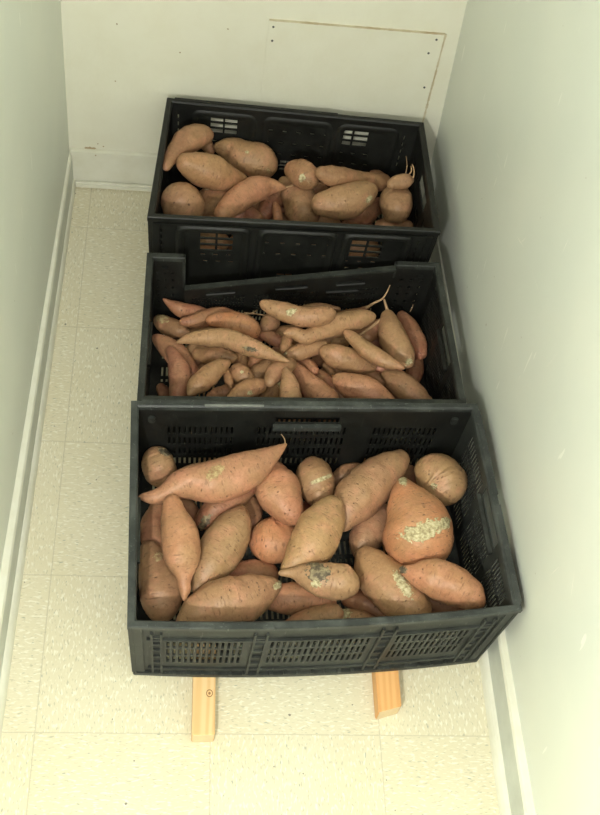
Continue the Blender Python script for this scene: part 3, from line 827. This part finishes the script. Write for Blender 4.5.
# (key, tone, spine nodes (x, y, half width), label) listed from the bottom of the heap to the top
FRONT = [
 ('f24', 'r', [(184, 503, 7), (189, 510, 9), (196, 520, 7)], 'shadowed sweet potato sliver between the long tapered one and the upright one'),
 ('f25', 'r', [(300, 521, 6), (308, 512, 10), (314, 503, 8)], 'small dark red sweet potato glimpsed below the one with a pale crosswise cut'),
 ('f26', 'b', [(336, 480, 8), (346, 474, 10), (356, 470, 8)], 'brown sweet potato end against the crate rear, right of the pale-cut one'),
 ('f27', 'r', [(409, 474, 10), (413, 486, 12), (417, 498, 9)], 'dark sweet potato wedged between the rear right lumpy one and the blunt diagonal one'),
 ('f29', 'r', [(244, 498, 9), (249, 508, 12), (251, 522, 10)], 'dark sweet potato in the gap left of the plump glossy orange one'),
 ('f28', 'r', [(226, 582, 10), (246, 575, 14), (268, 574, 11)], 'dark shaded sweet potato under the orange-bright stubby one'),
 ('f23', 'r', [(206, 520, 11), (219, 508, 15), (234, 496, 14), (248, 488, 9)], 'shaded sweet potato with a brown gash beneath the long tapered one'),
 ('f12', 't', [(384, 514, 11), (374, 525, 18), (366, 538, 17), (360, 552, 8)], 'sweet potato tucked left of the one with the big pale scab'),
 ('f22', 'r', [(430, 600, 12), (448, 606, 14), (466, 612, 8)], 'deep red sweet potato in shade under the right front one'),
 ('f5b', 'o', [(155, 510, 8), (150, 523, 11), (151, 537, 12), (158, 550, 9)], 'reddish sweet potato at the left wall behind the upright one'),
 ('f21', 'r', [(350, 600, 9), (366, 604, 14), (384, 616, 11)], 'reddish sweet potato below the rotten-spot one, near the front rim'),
 ('f18', 'o', [(270, 599, 10), (290, 598, 17), (312, 600, 16), (328, 603, 9)], 'orange-red sweet potato under the pale one with the rotten hollow'),
 ('f20', 't', [(334, 622, 9), (352, 622, 14), (374, 626, 11)], 'half-hidden sweet potato at the front rim with a small tan scab'),
 ('f19', 't', [(292, 626, 8), (312, 620, 13), (334, 614, 10)], 'half-hidden sweet potato at the front rim, left of the tan-scabbed one'),
 ('f1', 'y', [(154, 462.5, 16.5), (155.5, 467, 18.5), (157, 471, 17)], 'round tan sweet potato in the rear left corner of the front crate'),
 ('f10', 'y', [(434, 472, 17), (441, 476, 23), (447, 482, 24), (449, 487, 18)], 'large round lumpy sweet potato in the rear right corner of the front crate'),
 ('f8', 't', [(313, 470, 14), (315, 479, 20), (319, 491, 16), (323, 501, 8)], 'upright egg-shaped sweet potato with a pale crosswise cut near the crate rear'),
 ('f17', 'O', [(264, 541, 14), (271, 541, 22), (279, 540, 21), (288, 533, 11)], 'stubby bright orange sweet potato in the centre of the front crate'),
 ('f7', 'O', [(273, 469, 9), (273, 478, 17), (277, 490, 22.5), (283, 502, 19), (291, 513, 12.5), (298, 521, 5), (301, 527, 1.8)], 'plump glossy orange sweet potato pointing down to a thin tip at centre rear'),
 ('f9', 't', [(399, 460, 11), (388, 469, 18), (375, 481, 23), (362, 494, 24), (351, 507, 19), (346, 518, 12), (344, 527, 5)], 'big blunt brownish sweet potato lying diagonally at rear right of centre'),
 ('f5', 't', [(146, 550, 10), (150, 563, 15), (155, 580, 20), (158, 596, 22), (158, 606, 17)], 'broad sweet potato in the front left corner with a square tan flake'),
 ('f4', 'y', [(241, 513, 8), (235, 525, 17), (227, 539, 23), (217, 556, 23), (208, 570, 18), (201, 583, 10), (196, 592, 3)], 'tan pitted sweet potato leaning right, beside the upright one'),
 ('f15', 'y', [(332, 506, 11), (327, 518, 19), (319, 532, 24), (310, 546, 22), (300, 557, 16), (288, 568, 8)], 'wide brown-tan sweet potato leaning left behind the rotten-spot one'),
 ('f6', 't', [(182, 622, 7), (200, 612, 19), (221, 604, 26.5), (240, 600, 25), (257, 593, 18.5), (269, 588, 12), (277, 585, 5)], 'large sweet potato running along the front rim at left, a nub at its right end'),
 ('f13', 't', [(366, 557, 11), (375, 569, 19), (388, 584, 23.5), (402, 598, 23), (414, 608, 18)], 'sweet potato slanting to the front rim with a long greenish-white scar'),
 ('f11', 'O', [(403, 482, 4.5), (405, 492, 13), (410, 506, 23), (416, 521, 31), (420, 534, 35), (422, 544, 28)], 'very large cone-shaped orange sweet potato with a big pale crusty scab'),
 ('f16', 'y', [(281, 573, 3), (295, 573, 6.5), (308, 576, 12.5), (322, 580, 17.5), (336, 582, 20), (344, 584, 16)], 'pale tan sweet potato with a dark rotten hollow in its side'),
 ('f14', 'o', [(403, 570, 4), (413, 573, 9), (426, 576, 16), (440, 580, 21), (455, 586, 21), (468, 593, 16), (478, 601, 8)], 'pinkish smooth sweet potato resting on top at the front right corner'),
 ('f2', 'o', [(139, 497, 3.5), (152, 497, 8), (163, 493, 9), (176, 486, 13.5), (190, 482, 18), (208, 481, 21.5), (225, 476, 22.5), (240, 471, 20.5), (253, 465, 16), (265, 458, 10.5), (275, 451, 6), (283, 445, 2)], 'long tapered orange sweet potato with a knob at left and a curved pointed tail'),
 ('f3', 'o', [(172, 503, 9), (174, 515, 12), (178, 530, 17.5), (181, 545, 19.5), (182, 558, 17.5), (183, 567, 13), (184, 577, 7), (184, 584, 6.5), (185, 590, 5.5), (184, 599, 2)], 'upright sweet potato at left with a blunt top and a pinched pink lower end'),
]
MID = [
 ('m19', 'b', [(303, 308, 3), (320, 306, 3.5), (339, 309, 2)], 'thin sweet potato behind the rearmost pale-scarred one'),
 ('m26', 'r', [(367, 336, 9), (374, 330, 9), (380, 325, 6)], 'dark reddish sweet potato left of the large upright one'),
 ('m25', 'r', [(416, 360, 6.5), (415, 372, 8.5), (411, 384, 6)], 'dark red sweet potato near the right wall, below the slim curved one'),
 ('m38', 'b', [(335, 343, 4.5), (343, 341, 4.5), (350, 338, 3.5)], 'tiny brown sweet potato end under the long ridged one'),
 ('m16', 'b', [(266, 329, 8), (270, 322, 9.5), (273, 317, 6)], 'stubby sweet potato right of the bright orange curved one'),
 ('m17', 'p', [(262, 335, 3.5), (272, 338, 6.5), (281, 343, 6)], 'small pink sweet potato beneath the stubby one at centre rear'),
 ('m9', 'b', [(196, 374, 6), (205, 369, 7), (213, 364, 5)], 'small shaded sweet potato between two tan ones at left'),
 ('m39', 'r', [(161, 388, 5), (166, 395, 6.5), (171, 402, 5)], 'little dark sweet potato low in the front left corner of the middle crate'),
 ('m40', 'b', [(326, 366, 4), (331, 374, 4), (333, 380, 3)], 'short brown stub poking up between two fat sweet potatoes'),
 ('m36', 'r', [(320, 376, 7), (332, 388, 9.5), (344, 399, 8)], 'dark sweet potato in the gap before the front rim, right of centre'),
 ('m41', 'b', [(364, 371, 5), (374, 375, 6.5), (384, 381, 6)], 'sweet potato shoulder between the two fat ones at the front right'),
 ('m10', 'b', [(240, 353, 5), (241, 360, 8), (242, 368, 6)], 'short sweet potato just under the long arched tan one'),
 ('m11', 'O', [(253, 364, 6), (257, 360, 7.5), (265, 356, 5)], 'bright orange sweet potato bit below the long arched tan one'),
 ('m37', 'p', [(302, 362, 4.5), (309, 365, 6.5), (314, 371, 5)], 'rounded pinkish sweet potato nub in the middle of the heap'),
 ('m15', 'o', [(211, 397, 5), (220, 394, 8), (231, 391, 7), (239, 388, 4)], 'orange sweet potato at the front rim left of centre'),
 ('m13', 'b', [(253, 378, 8), (262, 371, 10.5), (271, 365, 8), (277, 361, 4)], 'brown sweet potato leaning right in the centre of the middle crate'),
 ('m12', 'b', [(237, 370, 7), (241, 374, 9.5), (247, 378, 8), (251, 382, 5)], 'round-nosed sweet potato with a light speck, left of centre'),
 ('m3b', 'b', [(226, 371, 3.5), (229, 380, 4.5), (231, 388, 1.2)], 'small pointed sweet potato hanging between two brown ones'),
 ('m35', 'p', [(376, 367, 4), (389, 371, 5.5), (402, 376, 5)], 'narrow pink sweet potato under the slanting slim one'),
 ('m24', 'p', [(402, 315, 5), (409, 326, 8.5), (416, 340, 9.5), (420, 353, 7)], 'slim curved sweet potato between the large upright one and the right wall'),
 ('m4', 'b', [(158, 320, 5), (165, 325, 9), (176, 329, 9), (187, 333, 4)], 'dull sweet potato with a grey-white end in the rear left corner'),
 ('m1', 'p', [(164, 299, 1.5), (170, 303.5, 4), (180, 309, 7.5), (191, 311, 7.5), (203, 313, 6)], 'sharp-tipped red-orange sweet potato at the far rear left'),
 ('m2b', 'p', [(183, 322, 4), (195, 321, 7.5), (208, 317, 8.5), (222, 313, 6.5), (232, 314, 4)], 'smooth sweet potato overlapped by the bright orange curved one'),
 ('m21', 'r', [(338, 316, 5), (350, 314, 5), (360, 311, 4), (368, 307, 2)], 'dark sweet potato whose long thin tail curls up the rear panel'),
 ('m7', 'b', [(198, 354, 6.5), (210, 355.5, 9), (222, 356, 9), (233, 358, 5)], 'blunt tan sweet potato below the left end of the arched one'),
 ('m28', 't', [(290, 354, 6), (301, 352, 8.5), (314, 348, 8), (324, 345, 5)], 'tapered tan sweet potato meeting the fat teardrop one'),
 ('m20b', 'b', [(291, 331, 4), (288, 339, 5.5), (283, 350, 3.5)], 'short bent sweet potato under the left end of the ridged one'),
 ('m20', 't', [(287, 333, 4), (295, 333, 6.5), (306, 337, 7.5), (318, 332, 9.5), (333, 326, 11), (347, 322, 10.5), (360, 319, 9.5), (370, 317, 6.5)], 'long ridged sweet potato across the rear right of the middle crate'),
 ('m18', 't', [(264, 304, 5), (274, 308, 8), (286, 312, 9.5), (300, 316, 10.5), (315, 317, 10.5), (326, 315, 8.5), (332, 313, 4.5)], 'rearmost long sweet potato with a shiny pale scar, dark left end'),
 ('m6a', 'p', [(154, 339, 6), (163, 346, 10), (175, 357, 12), (185, 370, 10), (189, 385, 8), (187, 395, 6)], 'red curved sweet potato along the left wall, outer of the pair'),
 ('m6b', 'p', [(170, 350, 4.5), (175, 359, 8), (179, 371, 11), (180, 384, 11), (178, 396, 9)], 'red ridged sweet potato lying against the outer curved one at left'),
 ('m14', 'b', [(230, 401, 6), (239, 395, 10), (250, 389, 11), (260, 386, 8)], 'brown sweet potato at the front rim with a pocked side'),
 ('m8', 'b', [(189, 394, 2.5), (196, 386, 8), (206, 378, 11), (216, 370, 9.5), (227, 363, 4)], 'spindle-shaped brown sweet potato slanting up to the right'),
 ('m29', 'b', [(270, 382, 6), (276, 373, 9.5), (286, 367, 8.5), (292, 364, 5)], 'fat brown sweet potato at the top of the front centre cluster'),
 ('m30', 'b', [(286, 371, 4), (289, 384, 9), (291, 398, 11.5)], 'upright cone-like sweet potato at the front rim centre'),
 ('m32', 'b', [(280, 386, 4.5), (274, 392, 8), (266, 402, 9)], 'sweet potato with a cut pale stem knob at the front rim'),
 ('m31', 'o', [(295, 367, 5), (303, 377, 9), (314, 388, 12.5), (326, 400, 13)], 'smooth orange-brown sweet potato slanting to the front rim at centre'),
 ('m27', 't', [(327, 352, 8), (336, 356, 13), (348, 360, 13.5), (360, 364, 10), (372, 367, 5)], 'fat teardrop sweet potato in the middle of the heap at right'),
 ('m34', 'b', [(386, 375, 5), (397, 383, 12), (410, 392, 13), (424, 402, 9)], 'stout sweet potato at the front right corner of the middle crate'),
 ('m33', 'o', [(339, 380, 7.5), (350, 385, 13), (363, 390, 14.5), (377, 397, 12), (391, 404, 7)], 'stout orange-brown sweet potato at the front rim right of centre'),
 ('m23', 'y', [(388, 317, 7.5), (390, 328, 12), (394, 341, 15), (401, 352, 14), (407, 361, 8)], 'large upright egg-like sweet potato with a stalk at the rear right'),
 ('m22', 't', [(347, 333, 4), (355, 340, 7), (366, 349, 8.5), (378, 357, 8.5), (390, 363, 6.5), (403, 368, 2)], 'slim sweet potato slanting down right to the foot of the large upright one'),
 ('m2', 'O', [(211, 320, 5.5), (223, 320, 9), (236, 323, 11.5), (247, 327, 11.5), (253, 331, 8)], 'bright orange curved sweet potato at rear left of the middle crate'),
 ('m5', 'y', [(178, 342, 2), (190, 339, 5.5), (205, 337, 8.5), (220, 337.5, 9.5), (235, 341, 10), (250, 347, 9), (264, 352, 7), (277, 357, 4.5), (288, 361, 1.5)], 'long arched tan sweet potato tapering at both ends'),
]
BACK = [
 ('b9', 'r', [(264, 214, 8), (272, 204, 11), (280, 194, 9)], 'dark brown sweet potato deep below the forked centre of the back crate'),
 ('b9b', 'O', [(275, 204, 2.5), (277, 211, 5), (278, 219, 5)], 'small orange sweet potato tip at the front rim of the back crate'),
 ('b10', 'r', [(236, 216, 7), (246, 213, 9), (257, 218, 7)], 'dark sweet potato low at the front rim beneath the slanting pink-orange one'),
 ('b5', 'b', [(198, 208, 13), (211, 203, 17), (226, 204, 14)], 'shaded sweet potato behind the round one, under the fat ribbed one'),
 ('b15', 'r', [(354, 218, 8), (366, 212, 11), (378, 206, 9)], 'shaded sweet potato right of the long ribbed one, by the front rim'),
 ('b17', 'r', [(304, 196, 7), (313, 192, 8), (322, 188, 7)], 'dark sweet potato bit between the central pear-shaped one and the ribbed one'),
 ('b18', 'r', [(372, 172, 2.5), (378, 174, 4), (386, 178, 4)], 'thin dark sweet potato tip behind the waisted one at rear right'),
 ('b1b', 'b', [(201, 143, 3), (207, 146, 6), (211, 151, 4)], 'small brown sweet potato behind the two large rear left ones'),
 ('b16', 'b', [(384, 226, 7), (397, 224, 8), (410, 227, 6)], 'sweet potato barely showing over the front rim below the round right one'),
 ('b1', 'b', [(163, 167, 4), (168, 157, 7), (176, 147, 10.5), (187, 139, 13), (198, 135, 11), (205, 134, 6)], 'dull sweet potato leaning up the rear left corner of the back crate'),
 ('b8', 't', [(284, 182, 6), (291, 190, 10), (298, 199, 17), (303, 209, 19)], 'pear-shaped orange-tan sweet potato at the front rim centre'),
 ('b7', 'b', [(293, 170, 9), (300, 173, 13), (306, 177, 13), (310, 181, 8)], 'short rounded sweet potato with hairy rootlets, centre of the back crate'),
 ('b3', 't', [(218, 147, 5), (229, 149, 11), (242, 155, 16), (256, 160, 18), (264, 164, 14)], 'largest sweet potato at the rear, broad with a small nub'),
 ('b11', 'b', [(321, 173, 7), (335, 177, 11), (350, 179, 9.5), (364, 180, 7.5), (376, 182, 9.5), (384, 181, 7)], 'long waisted sweet potato lying at the rear right of the back crate'),
 ('b4', 't', [(176, 201, 18.5), (180, 204, 21), (184, 206, 18)], 'round sweet potato in the front left corner of the back crate'),
 ('b13', 't', [(395, 199, 15), (396.5, 204, 18), (397, 208, 16)], 'round sweet potato in the front right corner of the back crate'),
 ('b12', 't', [(323, 204, 12), (336, 203, 16), (348, 201, 17.5), (360, 196, 15), (369, 191, 9)], 'long ribbed sweet potato at the front rim right of centre'),
 ('b2', 't', [(186, 163, 10), (197, 167, 15.5), (210, 172, 18), (224, 176, 14.5), (235, 178, 9), (245, 179, 3)], 'fat ribbed sweet potato on top at the left of the back crate'),
 ('b6', 'o', [(222, 214, 8), (233, 203, 12), (245, 194, 13), (257, 189, 13), (268, 186, 9.5), (278, 187, 5), (285, 188, 1.8)], 'pink-orange sweet potato slanting over the others to a thin stringy tip'),
 ('b14', 't', [(392, 184, 5.5), (398, 182, 7), (405, 181, 7), (410, 180, 4)], 'small knobbly sweet potato with wiry roots on top of the round right one'),
]
PZ = {}
def heap(crate, items, group, sol):
    for key, tone, nodes, label in items:
        za, zb, sh, tol = sol.settle(nodes); n = len(nodes); pts = []; rad = []
        for i, (x, y, r) in enumerate(nodes):
            z = za+(zb-za)*i/(n-1); d = ray(x, y); t = (z-CAM[2])/d[2]; pts.append(CAM+d*t+sh); rad.append(r/F*t)
        big = max(rad) > .03
        PZ[key] = (potato_world(pts, rad, 'sweet_potato', tone, label, group, 40 if big else 30, 30 if big else 22), za, zb, tol, sh)
        ob = PZ[key][0]; loc = np.array(ob.location)      # resting against a crate wall, the skin stops at the wall
        co_ = np.array([v_.co[:] for v_ in ob.data.vertices])+loc
        for nn, A in sol.pl:
            e = np.minimum((co_-A) @ nn-.0006, 0); co_ -= e[:, None]*nn
        e = np.minimum(co_[:, 2]-sol.fz-.0004, 0); co_[:, 2] -= e
        ob.data.vertices.foreach_set('co', (co_-loc).ravel()); ob.data.update()
CM.lean = .021
solF, solM, solB = Solver(CF), Solver(CM), Solver(CB)
filler(solM, CM, 5, 5, .029, .075, 0, 11, 'sweet potato buried at the bottom of the middle crate', 'buried sweet potatoes of the middle crate', lambda u, v: u < .25 and v < .7)
filler(solB, CB, 5, 4, .036, .075, 0, 12, 'sweet potato buried at the bottom of the back crate', 'buried sweet potatoes of the back crate')
heap(CF, FRONT, GF, solF); heap(CM, MID, GM, solM); heap(CB, BACK, GB, solB)
def O(k): return PZ[k][0]
patch(O('f11'), 424, 531, 9, MSC, ang=.28, asp=2.5, lift=.0022, seed=3, label='pale crusty scab')
patch(O('f11'), 445, 523, 5.5, MSC, asp=1.1, lift=.0022, seed=8, label='pale crusty scab')
patch(O('f11'), 403, 481, 4, MSC, lift=.001, seed=2, name='stem_end')
patch(O('f13'), 403, 585, 5, MSC, ang=-1.0, asp=3.0, lift=.0014, seed=4, label='greenish white scar')
patch(O('f16'), 318, 573, 8.5, MSD, ang=-.2, asp=1.35, lift=.0008, seed=5, name='rot_hollow', label='dark rotten hollow')
patch(O('f16'), 316, 584, 4, MSC, asp=1.3, lift=.0016, seed=6)
patch(O('f8'), 322, 479, 2.2, MSC, ang=.35, asp=6, lift=.001, seed=7, label='pale crosswise cut')
patch(O('f2'), 215, 472, 5.5, MSY, ang=.7, asp=1.8, lift=.0008, seed=9)
patch(O('f1'), 164, 452, 2.8, MSD, ang=-.5, asp=2.5, lift=.0006, seed=10, name='dark_blemish')
patch(O('f5'), 158, 557, 3.6, MSY, ang=-.4, asp=1.2, lift=.0018, seed=12, label='square tan flake')
patch(O('f20'), 343, 614, 4.5, MSC, ang=.3, asp=1.6, lift=.0015, seed=13)
patch(O('f6'), 277, 586, 3.5, MSC, lift=.0015, seed=14, name='stem_end')
patch(O('f23'), 204, 523, 4, MSD, ang=.9, asp=2.5, lift=.0008, seed=15, name='dark_blemish')
patch(O('f10'), 434, 486, 3.2, MSC, lift=.0018, seed=16)
patch(O('f14'), 403, 570, 3.5, MSD, lift=.0006, seed=17, name='stem_end')
patch(O('f7'), 256, 472, 3, MSY, ang=.6, asp=1.6, lift=.0008, seed=18)
patch(O('m18'), 291, 312, 3.2, MSC, ang=.3, asp=1.7, lift=.001, seed=19, label='shiny pale scar')
patch(O('m4'), 162, 318, 5, MSY, ang=-.5, asp=1.4, lift=.0006, seed=20)
patch(O('m23'), 409, 362, 3, MSC, ang=.8, asp=1.5, lift=.001, seed=21)
patch(O('m32'), 281, 383, 3.4, MSC, ang=1.0, asp=1.3, lift=.0015, seed=22, name='stem_end', label='pale cut stem end')
patch(O('m12'), 242, 372, 1.8, MSC, lift=.001, seed=23)
patch(O('m14'), 250, 393, 2.4, MSC, lift=.0008, seed=24)
patch(O('m5'), 250, 349, 2.4, MSD, ang=-.2, asp=3, lift=.0004, seed=25, name='dark_blemish')
patch(O('m28'), 285, 353, 2, MSC, lift=.001, seed=26, name='stem_end')
patch(O('b7'), 302, 178, 3.2, MSC, ang=1, asp=1.2, lift=.0015, seed=27)
patch(O('b12'), 369, 199, 2.2, MSC, ang=.8, asp=2, lift=.001, seed=28)
patch(O('b3'), 268, 170, 2, MSY, lift=.0015, seed=29)
patch(O('b3'), 247, 152, 1.8, MSC, lift=.0015, seed=30)
patch(O('b5'), 209, 188, 2.5, MSC, asp=1.6, lift=.0012, seed=31)
def tail(key, pxs, r0, r1, dz=0, end=1, start=0):
    o, za, zb = PZ[key][:3]; z = zb if end else za
    root_tail(o, pxs, z+start, z+dz, r0, r1)
tail('f2', [(281, 446), (285, 443), (284, 438), (281, 434)], .0016, .0005, .004)
tail('f7', [(299, 521), (301, 526), (301, 531)], .0035, .0010, 0)
tail('f4', [(241, 512), (243, 508), (242, 505)], .0035, .0018, .0, 0, .008)
tail('f10', [(433, 486), (437, 489), (435, 492)], .0010, .0005, .0, 1, .045)
tail('f14', [(477, 600), (480, 598), (485, 599)], .0009, .0004, 0)
tail('m21', [(366, 308), (374, 303), (382, 299), (387, 292), (390, 285)], .0032, .0008, .085, 1, .028)
tail('m23', [(388, 312), (386, 306), (384, 299)], .0040, .0022, .02, 0)
tail('m23', [(387, 314), (379, 321), (370, 328), (359, 335)], .0038, .0026, .0, 0, .006)
tail('m24', [(410, 312), (413, 305), (411, 297)], .0008, .0005, .02, 0)
tail('m2b', [(230, 312), (242, 314), (252, 313), (257, 310)], .0030, .0010, .0)
tail('m2b', [(244, 313), (256, 314), (270, 316)], .0022, .0008, .0)
tail('b6', [(284, 188), (291, 186), (298, 183)], .0024, .0008, .005)
tail('b14', [(408, 179), (413, 178), (414, 170), (412, 164)], .0024, .0010, .015)
tail('b14', [(406, 177), (411, 172), (411, 166)], .0022, .0010, .015)
tail('b14', [(405, 176), (407, 166), (406, 156)], .0010, .0005, .02)
tail('b7', [(307, 181), (313, 182), (322, 184)], .0010, .0005, .0, 1, .025)
tail('b7', [(308, 182), (311, 185), (314, 189)], .0010, .0005, .0, 1, .025)
#ENDPOT

# ------------------------------------------------------------------ light
def area(name, loc, target, size, power, col, sy=None):
    l = bpy.data.lights.new(name, 'AREA'); l.energy = power; l.color = col; l.size = size
    if sy: l.shape = 'RECTANGLE'; l.size_y = sy
    o = bpy.data.objects.new(name, l); COL.objects.link(o); o.location = loc
    o.rotation_euler = (Vector(target)-Vector(loc)).to_track_quat('-Z', 'Y').to_euler(); return o
def point(name, loc, r, power, col):
    l = bpy.data.lights.new(name, 'POINT'); l.energy = power; l.color = col; l.shadow_soft_size = r
    o = bpy.data.objects.new(name, l); COL.objects.link(o); o.location = loc; return o
point('flash_lamp', (.0, -.90, 1.48), .018, 64, (1, .98, .93))
area('hall_ceiling_lamp', (.45, -1.2, 2.6), (.4, .3, 0), 1.0, 19, (1, .97, .90), .5)
w = bpy.data.worlds.new('hall_ambient'); SC.world = w; w.use_nodes = True
w.node_tree.nodes['Background'].inputs[0].default_value = (.96, 1, .95, 1); w.node_tree.nodes['Background'].inputs[1].default_value = .26
SC.view_settings.view_transform = 'Standard'; SC.view_settings.look = 'None'; SC.view_settings.gamma = 1
SC.view_settings.use_curve_mapping = False; SC.view_settings.exposure = 0
